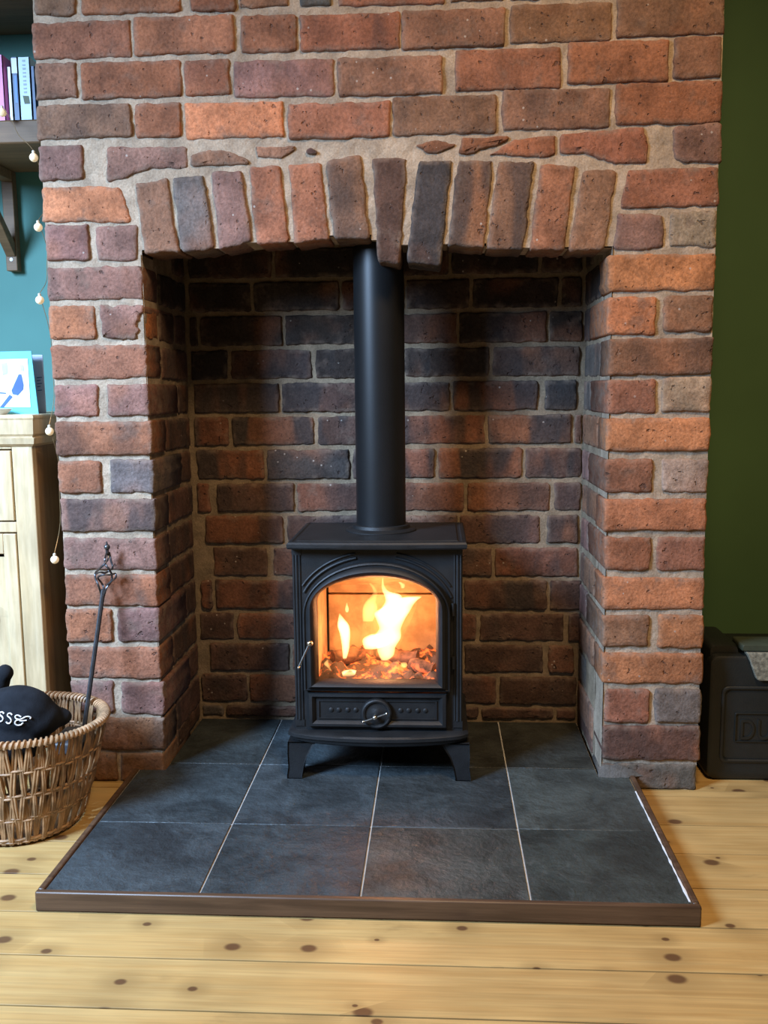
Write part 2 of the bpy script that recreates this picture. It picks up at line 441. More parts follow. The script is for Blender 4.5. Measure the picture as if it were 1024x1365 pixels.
# voussoirs of the arch
for pp, code, pt in (([(179,244),(222,237),(238,335),(192,338)],'b',.0),([(229,236),(272,232),(287,332),(242,337)],'g',.0),([(281,229),(322,226),(336,322),(292,333)],'p',0),
    ([(331,222),(373,220),(386,322),(341,326)],'r',0),([(384,219),(427,216),(439,318),(392,324)],'r',0),([(434,213),(481,207),(493,318),(445,319)],'b',.5),
    ([(496,210),(543,210),(533,352),(503,349)],'d',.5),([(558,213),(603,213),(587,354),(541,350)],'k',.3),([(611,213),(658,213),(646,330),(597,327)],'b',.7),
    ([(664,215),(713,215),(698,333),(649,332)],'b',.7),([(721,217),(768,221),(752,334),(706,334)],'r',0),([(778,224),(824,227),(806,333),(758,334)],'b',0)):
    fpoly(pp, code, pt, depth=.105, r=.006, name='arch_brick')
# left pier
S, H = .102, .222
for a in [(60,119,299,347,'p',0,S),(127,183,300,347,'p',0,H),(62,190,355,400,'p',.3,S),(64,126,407,452,'o',.2,H),(68,196,460,505,'r',0,S),
          (71,130,513,555,'p',0,H),(142,199,512,555,'p',.4,H),(73,203,562,607,'r',.3,S),(77,135,614,658,'r',0,H),(146,205,612,658,'g',.3,H),(80,207,665,709,'p',.7,S),
          (84,209,718,760,'p',.2,S),(86,210,766,808,'r',.3,S),(88,149,812,856,'r',0,H),(156,213,811,856,'p',.2,H),(90,214,863,905,'r',.2,S),
          (94,151,908,950,'p',.2,H),(161,219,910,953,'p',0,H),(96,219,957,1000,'b',.4,S),(99,156,1005,1040,'b',0,H),(160,219,1005,1042,'b',0,H)]: fbrick(*a)
fpoly([(133,407),(190,408),(189,417),(184,423),(182,432),(186,440),(178,452),(133,452)], 'p', 0, H, r=.004, rough=1.6)
# the broken brick's rough inner face on the opening side
_za, _zb = at(186, 410).z, at(186, 452).z
make_brick([(.016, _zb+.006), (.060, _zb+.001), (.099, _zb), (.100, _za), (.055, _za+.001), (.022, _za-.004), (.026, (_za+_zb)/2+.008), (.008, (_za+_zb)/2)], .03, Vector((OL, 0, 0)), Y_, Z_, X_, BREAST, 'o', .3, rough=2.2, proud=-.004)
make_brick([(.108, _zb), (.222, _zb), (.222, _za), (.108, _za)], .03, Vector((OL, 0, 0)), Y_, Z_, X_, BREAST, 'd', .3)
# right pier
for a in [(812,955,338,388,'o',0,S),(810,875,396,446,'o',0,H),(885,951,394,442,'b',0,H),(812,951,451,500,'b',.3,S),(810,875,506,551,'r',.2,H),(883,949,502,549,'y',0,H),
          (809,947,557,602,'o',0,S),(807,871,612,657,'r',.0,H),(883,945,612,657,'y',0,H),(806,942,665,708,'o',0,S),(807,869,716,761,'r',0,H),(877,941,716,761,'r',.2,H),
          (804,940,770,813,'o',0,S),(804,866,821,862,'b',0,H),(878,939,820,864,'o',0,H),(803,938,871,912,'o',.2,S),(807,866,920,964,'r',0,H),(873,936,919,964,'g',0,H),
          (803,934,968,1014,'r',.6,S),(801,929,1019,1053,'n',0,S)]: fbrick(*a)

# ------------------------------------------------------------------ recess
def wall_grid(name, O, U, V, N, uw, vh, mat, rec=.006):
    st = .014; nu = max(2, int(uw/st)); nv = int(vh/st); verts = []; faces = []
    for i in range(nu+1):
        for j in range(nv+1):
            u = uw*i/nu; v = vh*j/nv; w = O+U*u+V*v
            d = rec+noise.noise((w.x*35+w.y*21, w.z*35, w.y*35+4))*.0022
            verts.append(w-N*d)
    for i in range(nu):
        for j in range(nv):
            a = i*(nv+1)+j; faces.append((a, a+nv+1, a+nv+2, a+1))
    m = MB(); m.add(verts, faces); return struct(m.build(name, mat))
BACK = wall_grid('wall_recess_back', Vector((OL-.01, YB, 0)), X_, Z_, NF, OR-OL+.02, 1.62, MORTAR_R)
rows_l = [331,375.6,420,465,509,553,597,642,685,728.5,772,815,855,896,938,956]
rows_r = [319,365,411,457.5,504,550,594,640,684,726,770,816,858,901,942,962]
zl = [(at(330, a, YB).z+at(690, b, YB).z)/2 for a, b in zip(rows_l, rows_r)]
joints = [[364,480,600,720],[336,454,540,628,747],[264,378,495,611,731],[305,418,537,655],[374,488,602,(717,727)],[307,421,535,649,764],
          [354,468,582,698],[(279,289),394,508,621,(733,739)],[380,498,612,(720,729)],[(356,364),475,545,658],[285,400,515,617,732],[314,430,545,638,(752,758)],
          [388,505,617,(724,732)],[331,445,560,664],[300,420,540,640,740]]
starts = [250,252,253,254,(258),259,262,263,273,284,268,266,280,269,270]; ends = [776,776,777,773,769,776,776,775,771,771,777,776,765,769,768]
codes = ['ssss','sssss','sssdss','sdssds','ddeess','eedeed','ekeedd','edeeed','eddddd','deeded','eedddd','deeeddd','deddee','dedddd','gddddd']  # top rows darkest: soot, plus the arch's shade put into the brick colour
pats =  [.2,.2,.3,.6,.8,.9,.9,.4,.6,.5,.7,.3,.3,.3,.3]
def row_bricks(parent, zt, zb, xs, codes_, patch):
    pass
for k in range(15):
    zt, zb = zl[k]-.0055, zl[k+1]+.0055
    ym = (rows_l[k]+rows_l[k+1]+rows_r[k]+rows_r[k+1])/4
    js = [(j-2.2, j+2.2) if not isinstance(j, tuple) else j for j in joints[k]]
    xs = [starts[k]]+[v for j in js for v in j]+[ends[k]]
    for q in range(0, len(xs), 2):
        a, b = at(xs[q], ym, YB).x, at(xs[q+1], ym, YB).x
        if b-a < .012: continue
        code = codes[k][min(q//2, len(codes[k])-1)]
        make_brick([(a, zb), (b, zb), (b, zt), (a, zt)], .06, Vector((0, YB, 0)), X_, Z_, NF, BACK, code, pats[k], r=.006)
# one more course above, up behind the arch
for x0 in (OL, OL+.25, OL+.5, OL+.75):
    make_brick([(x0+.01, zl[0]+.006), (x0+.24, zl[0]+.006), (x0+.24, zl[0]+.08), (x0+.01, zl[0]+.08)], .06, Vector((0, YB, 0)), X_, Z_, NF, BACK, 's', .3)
# reveals
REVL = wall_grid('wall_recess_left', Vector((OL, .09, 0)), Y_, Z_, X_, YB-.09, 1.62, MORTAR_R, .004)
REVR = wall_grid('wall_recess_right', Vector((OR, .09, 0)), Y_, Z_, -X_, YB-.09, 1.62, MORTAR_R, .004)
rl = [(299,347),(355,400),(407,452),(460,505),(513,555),(562,607),(613,658),(665,709),(718,760),(766,808),(812,856),(863,905),(909,952),(957,1000)]
rr_ = [(284,331),(338,388),(395,445),(451,500),(505,551),(557,602),(612,657),(665,708),(716,761),(770,813),(820,863),(871,912),(920,964),(968,1014)]
stretch_l = [0,1,0,1,0,1,0,1,1,1,0,1,0,1]; stretch_r = [0,1,0,1,0,1,0,1,0,1,0,1,0,1]
codl = 'ssdddddddddddd'; codr = 'ssdggbpbpbpbgb'  # left reveal all dark: soot, with that side's shade put into the colour
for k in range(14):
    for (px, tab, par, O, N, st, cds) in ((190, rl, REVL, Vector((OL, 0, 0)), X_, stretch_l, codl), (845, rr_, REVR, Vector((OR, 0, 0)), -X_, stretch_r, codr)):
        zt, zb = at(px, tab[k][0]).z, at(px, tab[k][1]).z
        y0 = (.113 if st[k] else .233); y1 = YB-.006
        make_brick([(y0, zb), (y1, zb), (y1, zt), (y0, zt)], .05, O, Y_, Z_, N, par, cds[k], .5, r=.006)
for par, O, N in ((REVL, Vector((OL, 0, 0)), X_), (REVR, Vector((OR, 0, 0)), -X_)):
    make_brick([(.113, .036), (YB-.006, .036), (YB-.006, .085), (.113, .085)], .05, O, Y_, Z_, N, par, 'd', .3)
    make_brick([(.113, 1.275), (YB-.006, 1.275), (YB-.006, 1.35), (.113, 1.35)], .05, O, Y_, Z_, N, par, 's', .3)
m = MB(); m.add([(OL-.01, .1, 1.6), (OR+.01, .1, 1.6), (OR+.01, YB+.01, 1.6), (OL-.01, YB+.01, 1.6)], [(0, 1, 2, 3)])
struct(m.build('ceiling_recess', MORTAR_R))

# ------------------------------------------------------------------ room shell
struct(boxo('wall_alcove_left', -2.05, XL+.006, AY, AY+.06, 0, 2.4, PAINT_DAYLIT, bevel=0))
struct(boxo('wall_alcove_right', XR-.006, 2.0, AY, AY+.06, 0, 2.4, PAINT_LAMPLIT, bevel=0))
struct(boxo('wall_left', -2.11, -2.05, -.25, AY+.06, 0, 2.4, PAINT_DAYLIT, bevel=0))
struct(boxo('wall_right', 2.0, 2.06, -.6, AY+.06, 0, 2.4, PAINT_LAMPLIT, bevel=0))
FLOOR = struct(boxo('floor', -2.1, 2.06, -2.8, AY+.06, -.06, -.021, DARKWOOD, bevel=0))
js = [AY, .245, .12, 0., -.029, -.167, -.284, -.410, -.5335, -.655, -.776, -.90, -1.02, -1.145, -1.27, -1.39, -1.51, -1.63, -1.76, -1.88, -2.0, -2.12, -2.25, -2.37, -2.5, -2.62, -2.8]
for a, b in zip(js[:-1], js[1:]):
    boxo('floorboard', -2.05, 2.0, b+.0016, a-.0016, -.02, 0, PINE, FLOOR, .0005)

# ------------------------------------------------------------------ hearth
HE = tag(empty('hearth', (-.13, -.1, 0)), 'raised slate tiled hearth with dark wood edging under the stove', 'hearth')
HX0, HX1, HY0 = -.703, .438, -.5335
def lpoly(pp, z0, z1, name, mat, parent, bevel=0):
    m = MB(); m.rings([[(x, y, z0) for x, y in pp], [(x, y, z1) for x, y in pp]]); return m.build(name, mat, parent, bool(bevel), bevel)
lpoly([(HX0+.01, HY0+.01), (HX1-.01, HY0+.01), (HX1-.01, -.002), (OR-.003, -.002), (OR-.003, YB-.002), (OL+.003, YB-.002), (OL+.003, -.002), (HX0+.01, -.002)], .0005, .0305, 'mortar_bed', GROUT, HE)
cols = [HX0+.012, -.416, -.135, .156, HX1-.012]
rows = [HY0+.013, -.262, .034, YB-.004]
tint = [[(0.045,0.055,0.065),(0.041,0.051,0.060),(0.054,0.060,0.060),(0.041,0.050,0.051)],[(0.041,0.051,0.060),(0.045,0.055,0.066),(0.041,0.048,0.055),(0.057,0.065,0.066)],[(0.042,0.051,0.057),(0.045,0.057,0.069),(0.036,0.039,0.038),(0.039,0.041,0.038)]]
for j in range(3):
    for i in range(4):
        x0, x1, y0, y1 = cols[i]+.0017, cols[i+1]-.0017, rows[j]+.0017, rows[j+1]-.0017
        if j == 2: x0, x1 = max(x0, OL+.004), min(x1, OR-.004)
        pp = [(x0, y0), (x1, y0), (x1, y1), (x0, y1)]
        if j == 1 and i == 0: pp = [(x0, y0), (x1, y0), (x1, y1), (OL+.004, y1), (OL+.004, -.004), (x0, -.004)]
        if j == 1 and i == 3: pp = [(x0, y0), (x1, y0), (x1, -.004), (OR-.004, -.004), (OR-.004, y1), (x0, y1)]
        o = lpoly(pp, .022, HZ+rng.uniform(-.0006, .0006), 'slate_tile', SLATE, HE, .0012); o.color = (tint[j][i][0]*.76, tint[j][i][1]*.80, tint[j][i][2]*.74, 1)
boxo('edging', HX0, HX1, HY0, HY0+.012, 0, HZ+.0035, DARKWOOD, HE, .003)
boxo('edging', HX0, HX0+.012, HY0+.012, -.004, 0, HZ+.0035, DARKWOOD, HE, .003)
boxo('edging', HX1-.012, HX1, HY0+.012, -.004, 0, HZ+.0035, DARKWOOD, HE, .003)
m = MB(); n = 26
pts = [(HX1-.0145, HY0+.02+.43*i/n, HZ+.0005) for i in range(n+1)]
m.tube(pts, [.0008+.0022*max(0., noise.noise((i*.7, 2.2, 7))+.35) for i in range(n+1)], 6)
m.build('sealant_bead', SEALANT, HE, True)['label'] = 'smeared white sealant line'
# mortar fillet at the foot of the right pier
m = MB(); rr = []
for i in range(13):
    x = OR-.004+.10*i/12; f_ = math.sin(math.pi*min(1, .25+.8*i/12))**.7+.05; h = (.024+noise.noise((i*.7, 1, 1))*.008)*f_; y = (-.012-noise.noise((i*.6, 4, 2))*.006)*f_
    rr.append([(x, .0, HZ), (x, y, HZ), (x, y*.6, HZ+h*.6), (x, .0, HZ+h)])
m.rings(rr); m.build('mortar_fillet', mortar('dirty_grey_mortar', (.13, .125, .115)), HE, True)['label'] = 'smear of grey mortar at the foot of the pier'

# ------------------------------------------------------------------ stove
SX = -.134
ST = tag(empty('wood_stove', (SX, .1, HZ)), 'black cast iron stove with a lit fire behind its arched glass door', 'stove')
Yf = -.022
def arch_pts(cx, hw, zb, zs, zt, na=28, nb=8, ns=6, e=2.0):
    p = []
    for i in range(nb): p.append((cx-hw+2*hw*i/nb, zb))
    for i in range(ns): p.append((cx+hw, zb+(zs-zb)*i/ns))
    for i in range(na+1):
        a = math.pi*i/na; c_, s_ = math.cos(a), math.sin(a)
        p.append((cx+hw*math.copysign(abs(c_)**(2/e), c_), zs+(zt-zs)*abs(s_)**(2/e)))
    for i in range(1, ns): p.append((cx-hw, zs-(zs-zb)*i/ns))
    return p
def frame(outer, inner, prof, name, mat, parent):
    """prof: (blend outer->inner, y) rings"""
    m = MB(); m.rings([[(a[0]*(1-t)+b[0]*t, y, a[1]*(1-t)+b[1]*t) for a, b in zip(outer, inner)] for t, y in prof], closed=True)
    return m.build(name, mat, parent, True)
BX0, BX1 = SX-.186, SX+.187
# carcass
boxo('side_plate', BX0, BX0+.012, Yf+.008, .245, .14, .556, IRON, ST, .003)
boxo('side_plate', BX1-.012, BX1, Yf+.008, .245, .14, .556, IRON, ST, .003)
boxo('back_plate', BX0+.012, BX1-.012, .233, .245, .14, .556, IRON, ST, .002)
boxo('floor_plate', BX0+.012, BX1-.012, Yf+.008, .233, .14, .154, IRON, ST, .002)
# front plate with an arched hole behind the door
ho = arch_pts(SX, .150, .232, .43, .512)
def rect_like(pts, x0, x1, z0, z1):
    out = []
    cx_, cz_ = (x0+x1)/2, (z0+z1)/2
    for x, z in pts:
        dx, dz = x-cx_, z-cz_
        k = min((x1-cx_)/abs(dx) if abs(dx) > 1e-6 else 1e9, (z1-cz_)/abs(dz) if abs(dz) > 1e-6 else 1e9)
        out.append((cx_+dx*k, cz_+dz*k))
    return out
# insert exact corners by snapping nearest
def snap(pts, corners):
    pts = list(pts)
    for c in corners:
        i = min(range(len(pts)), key=lambda q: (pts[q][0]-c[0])**2+(pts[q][1]-c[1])**2); pts[i] = c
    return pts
ro = snap(rect_like(ho, BX0, BX1, .14, .556), [(BX0, .14), (BX1, .14), (BX0, .556), (BX1, .556)])
frame(ro, ho, [(0, Yf+.012), (0, Yf), (.0, Yf-.001), (1, Yf-.001), (1, Yf+.012)], 'front_plate', IRON, ST)
# door
do, di = arch_pts(SX-.002, .163, .236, .405, .527), arch_pts(SX-.002, .1305, .259, .437, .4915)
DOOR = frame(do, di, [(0, Yf), (0, Yf-.012), (.06, Yf-.018), (.16, Yf-.0195), (.22, Yf-.0165), (.30, Yf-.0165), (.38, Yf-.024), (.58, Yf-.028), (.80, Yf-.024), (.93, Yf-.014), (1, Yf-.008), (1, Yf+.004)], 'door', IRON, ST)
t = NT('stove_glass')
tr = t.node('ShaderNodeBsdfTransparent'); gl = t.node('ShaderNodeBsdfGlossy'); gl.inputs['Roughness'].default_value = .06
tr.inputs[0].default_value = (.96, .92, .88, 1); mx = t.node('ShaderNodeMixShader'); mx.inputs[0].default_value = .035
t.l.new(tr.outputs[0], mx.inputs[1]); t.l.new(gl.outputs[0], mx.inputs[2]); t.l.new(mx.outputs[0], t.out.inputs[0])
m = MB(); gp = arch_pts(SX-.002, .134, .256, .437, .495); m.prism(gp, Yf-.003, Yf+.001); m.build('glass_pane', t.m, DOOR)
# tall raised mouldings and spandrel beads on the front plate
for s in (-1, 1):
    xo = SX+s*.1765
    m = MB()
    for dx, w in ((-.0065, .0028), (0, .0042), (.0065, .0028)):
        m.tube([(xo+dx, Yf-.001, .165), (xo+dx, Yf-.001, .54)], w, 8)
    m.box(xo-.0105, xo+.0105, Yf-.003, Yf, .15, .165); m.box(xo-.0105, xo+.0105, Yf-.003, Yf, .54, .553)
    m.build('fluted_moulding', IRON, ST, True)
    for k, (g, rad) in enumerate(((.010, .0032), (.020, .0026))):
        m = MB(); pts = []
        for i in range(13):
            a = math.radians(18+58*i/12)
            x = SX-.002+s*(.163+g)*math.cos(a)**.98; z = .405+(.122+g)*math.sin(a)
            if abs(x-SX) < .166: pts.append((x, Yf-.002, min(z, .545)))
        m.tube(pts, rad, 8); m.build('spandrel_bead', IRON, ST, True)
# air panel below the door
px0, px1, pz0, pz1 = SX-.157, SX+.153, .152, .231
m = MB()
def rfr(a, yb_): return [(px0+a, yb_, pz0+a*.8), (px1-a, yb_, pz0+a*.8), (px1-a, yb_, pz1-a*.8), (px0+a, yb_, pz1-a*.8)]
m.rings([rfr(0, Yf), rfr(0, Yf-.010), rfr(.003, Yf-.015), rfr(.010, Yf-.016), rfr(.016, Yf-.011), rfr(.018, Yf-.008), rfr(.022, Yf-.008), rfr(.0225, Yf-.0105), rfr(.0255, Yf-.0105), rfr(.026, Yf-.008)])
PAN = m.build('air_panel', IRON, ST, True, angle=25)
for x in (-.105, -.088, -.068, -.05, .05, .068, .088, .105):
    m = MB(); m.lathe((SX+x, Yf-.0078, .1905), [(.0055, 0), (.0052, .0015), (.003, .0028), (.0005, .003)], 14, 'Y'); m.build('button', IRON, PAN, True)
m = MB(); m.lathe((SX-.003, Yf-.008, .185), [(.034, 0), (.035, .006), (.033, .011), (.030, .0125), (.0265, .0115), (.0245, .008), (.012, .008), (.009, .010), (.0005, .0105)], 40, 'Y')
DIAL = m.build('air_dial', IRON, ST, True)
sc_ = Vector((SX-.006, Yf-.030, .181)); dv = Vector((.026, 0, .0095))
m = MB(); m.tube([sc_-dv, sc_+dv], .0019, 8); m.sphere(sc_-dv, .0034); m.sphere(sc_+dv, .0034); m.sphere(sc_, .0062)
m.tube([sc_, sc_+Vector((0, .014, .001))], .0032, 8); m.build('spinner', STEEL, DIAL, True)
# door handle
hp = at(412.7, 858, Yf-.04); he = at(398, 890, Yf-.055)
m = MB(); m.sphere(hp, .0072); m.tube([hp, he], [.0026, .0021], 8); m.sphere(he, .0036); m.tube([hp, (hp.x+.002, Yf-.012, hp.z)], .0042, 10)
m.build('door_handle', STEEL, DOOR, True)
# hinges on the right of the door
for z in (.30, .42):
    m = MB(); m.tube([(SX+.166, Yf-.006, z-.014), (SX+.166, Yf-.006, z+.014)], .0045, 10); m.build('hinge', IRON, DOOR, True)
# top plate
def top_ring(g, z, bow=.006):
    x0, x1, y0, y1 = SX-.194+g, SX+.196-g, -.050+g, .255-g; p = []
    for i in range(17):
        u = i/16; p.append((x0+(x1-x0)*u, y0-bow*math.sin(math.pi*u), z))
    for i in range(1, 5): p.append((x1, y0+(y1-y0)*i/4, z))
    for i in range(1, 17): p.append((x1-(x1-x0)*i/16, y1, z))
    for i in range(1, 4): p.append((x0, y1-(y1-y0)*i/4, z))
    return p
m = MB(); m.rings([top_ring(.010, .5555), top_ring(.002, .5565), top_ring(0, .560), top_ring(0, .567), top_ring(.003, .571), top_ring(.010, .5725), top_ring(.013, .5705), top_ring(.018, .5705), top_ring(.021, .573)])
m.build('top_plate', IRON, ST, True, angle=30)
# ash lip
def lip_ring(g, z):
    p = []; x0, x1 = SX-.203+g, SX+.200-g
    for i in range(25):
        u = i/24; s_ = math.sin(math.pi*u)
        p.append((x0+(x1-x0)*u, -.030-.042*s_**.55+g, z))
    p += [(x1, .235, z), (x0, .235, z)]
    return p
m = MB(); m.rings([lip_ring(.014, .116), lip_ring(.006, .121), lip_ring(.004, .128), lip_ring(0, .131), lip_ring(0, .138), lip_ring(.004, .1415), lip_ring(.02, .143)])
m.build('ash_lip', IRON, ST, True, angle=35)
# legs
for s in (-1, 1):
    for y0 in (-.042, .185):
        prof = [(.203, .118), (.204, .09), (.203, .06), (.206, .040), (.206, HZ), (.172, HZ), (.172, .040), (.168, .062), (.160, .086), (.147, .108), (.140, .118)]
        poly = [(SX+s*x-(.001 if s > 0 else 0), z) for x, z in prof]
        m = MB()
        def sh(pl, f): 
            cx_ = SX+s*.188; return [(cx_+(x-cx_)*f, z) for x, z in pl]
        m.rings([[(x, y0+.003, z) for x, z in sh(poly, .9)], [(x, y0, z) for x, z in poly], [(x, y0+.038, z) for x, z in poly], [(x, y0+.041, z) for x, z in sh(poly, .9)]])
        m.build('leg', IRON, ST, True, angle=30)
# flue collar
FC = (-.1325, .125)
m = MB(); m.lathe((FC[0], FC[1], .571), [(.082, 0), (.082, .004), (.078, .007), (.068, .009), (.066, .016), (.060, .017)], 40); m.build('flue_collar', IRON, ST, True)
m = MB(); rr = [(.0575, .585), (.0575, 1.4), (.0575, 1.6)]
m.lathe((FC[0], FC[1], 0), rr, 56)
tag(m.build('flue_pipe', FLUE, None, True), 'tall matt black round flue pipe rising from the stove', 'pipe')
# firebox lining
t = NT('vermiculite'); v = t.coord()
t.col(t.scale((.62, .44, .27), t.ramp(t.noise(v, 18, 5, .6), .3, .7, .6, 1.15))); t.rough(.9); t.bump(t.noise(v, 90, 3), .4, .002); VERM = t.m
boxo('fire_brick', BX0+.05, BX1-.05, .205, .232, .155, .40, VERM, ST, .002)
boxo('fire_brick', BX0+.05, BX1-.05, .205, .232, .404, .555, VERM, ST, .002)
boxo('fire_brick', BX0+.022, BX0+.046, .01, .204, .155, .43, VERM, ST, .002)
boxo('fire_brick', BX1-.046, BX1-.022, .01, .204, .155, .43, VERM, ST, .002)
m = MB(); m.add([(BX0+.02, .02, .535), (BX1-.02, .02, .535), (BX1-.02, .204, .425), (BX0+.02, .204, .425), (BX0+.02, .02, .545), (BX1-.02, .02, .545), (BX1-.02, .204, .435), (BX0+.02, .204, .435)],
      [(0,1,2,3),(4,5,6,7),(0,1,5,4),(2,3,7,6),(1,2,6,5),(3,0,4,7)])
m.build('baffle', VERM, ST)

# ------------------------------------------------------------------ fire
FI = tag(empty('log_fire', (SX, .09, .155)), 'burning log fire with yellow flames and glowing embers inside the stove', 'fire')
t = NT('ember'); v = t.coord()
em = t.ramp(t.noise(v, 38, 4, .6), .50, .68)
t.col(t.mix(em, (.10, .06, .045), (.5, .15, .05))); t.rough(.95)
t.set(t.b, 'Emission Color', (1.0, .16, .03, 1)); t.set(t.b, 'Emission Strength', t.math('MULTIPLY', em, 2.2)); t.bump(t.noise(v, 120, 4), .6, .004); EMB = t.m
t = NT('charred_log'); v = t.coord(); em = t.ramp(t.noise(v, 22, 4, .65), .60, .74)
t.col(t.scale((.16, .075, .045), t.ramp(t.noise(v, 60, 4), .3, .7, .5, 1.5))); t.rough(.95)
t.set(t.b, 'Emission Color', (1.0, .14, .03, 1)); t.set(t.b, 'Emission Strength', t.math('MULTIPLY', em, 2.)); t.bump(t.noise(v, 50, 4), .8, .006); CHAR = t.m
m = MB(); nx, ny = 60, 34; vv = []; ff = []
for i in range(nx+1):
    for j in range(ny+1):
        x = BX0+.047+(BX1-BX0-.094)*i/nx; y = -.012+.215*j/ny
        vo = noise.voronoi((x*42, y*42, 1.3))[0][0]
        vv.append((x, y, .238+.026*(1-vo)+.020*noise.noise((x*14, y*14, 3))+.012*(j/ny)))
        if i < nx and j < ny: a = i*(ny+1)+j; ff.append((a, a+ny+1, a+ny+2, a+1))
m.add(vv, ff); eb = m.build('ember_bed', EMB, FI, True, angle=180); eb['kind'] = 'stuff'
for a, b, r in (((SX-.115, .10, .270), (SX-.03, .15, .268), .020), ((SX-.01, .13, .268), (SX+.085, .11, .268), .021), ((SX+.07, .07, .266), (SX+.125, .04, .262), .017)):
    a, b = Vector(a), Vector(b); pts = [a.lerp(b, i/6) for i in range(7)]
    m = MB(); m.tube(pts, [r*(.85+.3*noise.noise((i*1.1, r*90, 1))) for i in range(7)], 12); m.build('log', CHAR, FI, True)
def flame_mat(name, col, s):
    mt = bpy.data.materials.new(name); mt.use_nodes = True; nt = mt.node_tree; nt.nodes.clear()
    o = nt.nodes.new('ShaderNodeOutputMaterial'); e = nt.nodes.new('ShaderNodeEmission')
    e.inputs[0].default_value = col+(1,); e.inputs[1].default_value = s; nt.links.new(e.outputs[0], o.inputs['Volume']); return mt
FL_HOT = flame_mat('flame_hot', (1.0, .66, .27), 170)
FL_MID = flame_mat('flame_yellow', (1.0, .58, .18), 95)
FL_LOW = flame_mat('flame_orange', (1.0, .40, .09), 14)
def zp(x, y): return (400+x/5.12, 750+y/5.12)
def flame(rows_, mat, Yc=.085, dep=.5, name='flame'):
    """rows (y, x left, x right) read bottom to top; an inflated tongue with an elliptic section"""
    pts = []
    for y, a, b in rows_:
        A, B = at(*zp(a, y), Yc), at(*zp(b, y), Yc); pts.append(((A.x+B.x)/2, (B.x-A.x)/2, (A.z+B.z)/2))
    dense = []
    n = len(pts)
    for k in range((n-1)*5+1):
        f = k/5; i = min(int(f), n-2); u = f-i
        P = [pts[max(i-1, 0)], pts[i], pts[i+1], pts[min(i+2, n-1)]]
        q = []
        for c in range(3):
            p0, p1, p2, p3 = (P[j][c] for j in range(4))
            q.append(.5*((2*p1)+(-p0+p2)*u+(2*p0-5*p1+4*p2-p3)*u*u+(-p0+3*p1-3*p2+p3)*u**3))
        dense.append((q[0], max(q[1], .0006), q[2]))
    m = MB(); N_ = 18
    m.rings([[(x+w*math.cos(2*math.pi*i/N_), Yc+max(.003, w*dep)*math.sin(2*math.pi*i/N_)+.008*noise.noise((x*30, z*25, 5)), z) for i in range(N_)] for x, w, z in dense])
    return m.build(name, mat, FI, True)
flame([(665,555,600),(630,538,640),(570,520,655),(510,500,690),(450,540,690),(390,520,715),(340,510,745),(290,600,775),(255,640,805),(238,700,825),(230,800,834)], FL_HOT, .075)
flame([(590,440,520),(560,428,600),(520,430,620),(490,480,640)], FL_HOT, .080)
flame([(330,540,660),(270,580,690),(225,575,690),(200,563,612),(160,556,578),(105,562,568)], FL_HOT, .085, .8)
flame([(640,500,660),(560,410,690),(480,420,720),(400,425,760),(330,425,790),(270,440,800),(210,520,720),(150,545,590)], FL_LOW, .10)
flame([(400,428,500),(350,425,520),(300,430,530),(262,450,520),(200,500,530),(140,470,490)], FL_MID, .095)
flame([(655,292,318),(600,288,334),(540,282,340),(480,270,342),(430,256,335),(390,260,308),(345,268,274)], FL_HOT, .070, 1.3)
flame([(640,260,390),(560,225,420),(480,230,410),(420,245,370),(380,255,320)], FL_LOW, .09)
flame([(338,314,330),(315,308,334),(275,317,322)], FL_HOT, .075, 1.3)
flame([(785,285,350),(760,288,378),(742,290,385),(733,350,388)], FL_HOT, .03, .9)
flame([(740,205,215),(712,182,204),(690,162,196),(665,184,192)], FL_MID, .03, 1.2)
flame([(715,700,722),(698,685,735),(682,690,728)], FL_MID, .03, 1.2)
flame([(175,690,712),(150,682,716),(132,670,690)], FL_HOT, .11)
pl = bpy.data.lights.new('fire_glow', 'POINT'); pl.energy = 1.7; pl.color = (1.0, .37, .16); pl.shadow_soft_size = .035
po = bpy.data.objects.new('fire_glow', pl); COL.objects.link(po); po.parent = FI; po.location = Vector((SX+.0, .06, .37))-wloc(FI)

# ------------------------------------------------------------------ pine cabinet
CX1, CX0, CF, CB = -.914, -1.72, .03, AY-.003
CA = tag(empty('pine_cabinet', ((CX0+CX1)/2, .2, 0)), 'stripped pine cabinet with drawers and doors beside the brick pier', 'cabinet')
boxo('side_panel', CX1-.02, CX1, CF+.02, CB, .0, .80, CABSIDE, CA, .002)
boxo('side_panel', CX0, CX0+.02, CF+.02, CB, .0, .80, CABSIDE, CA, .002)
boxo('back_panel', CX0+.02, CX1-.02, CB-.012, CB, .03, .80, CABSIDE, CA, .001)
boxo('bottom_panel', CX0+.02, CX1-.02, CF+.02, CB-.012, .06, .08, CABSIDE, CA, .001)
zr1 = at(10, 703, CF).z
for x0, x1 in ((CX1-.048, CX1), (CX0, CX0+.048), ((CX0+CX1)/2-.03, (CX0+CX1)/2+.03)):
    boxo('stile', x0, x1, CF, CF+.02, 0, .80, CABPINE, CA, .0025)
xm_ = (CX0+CX1)/2
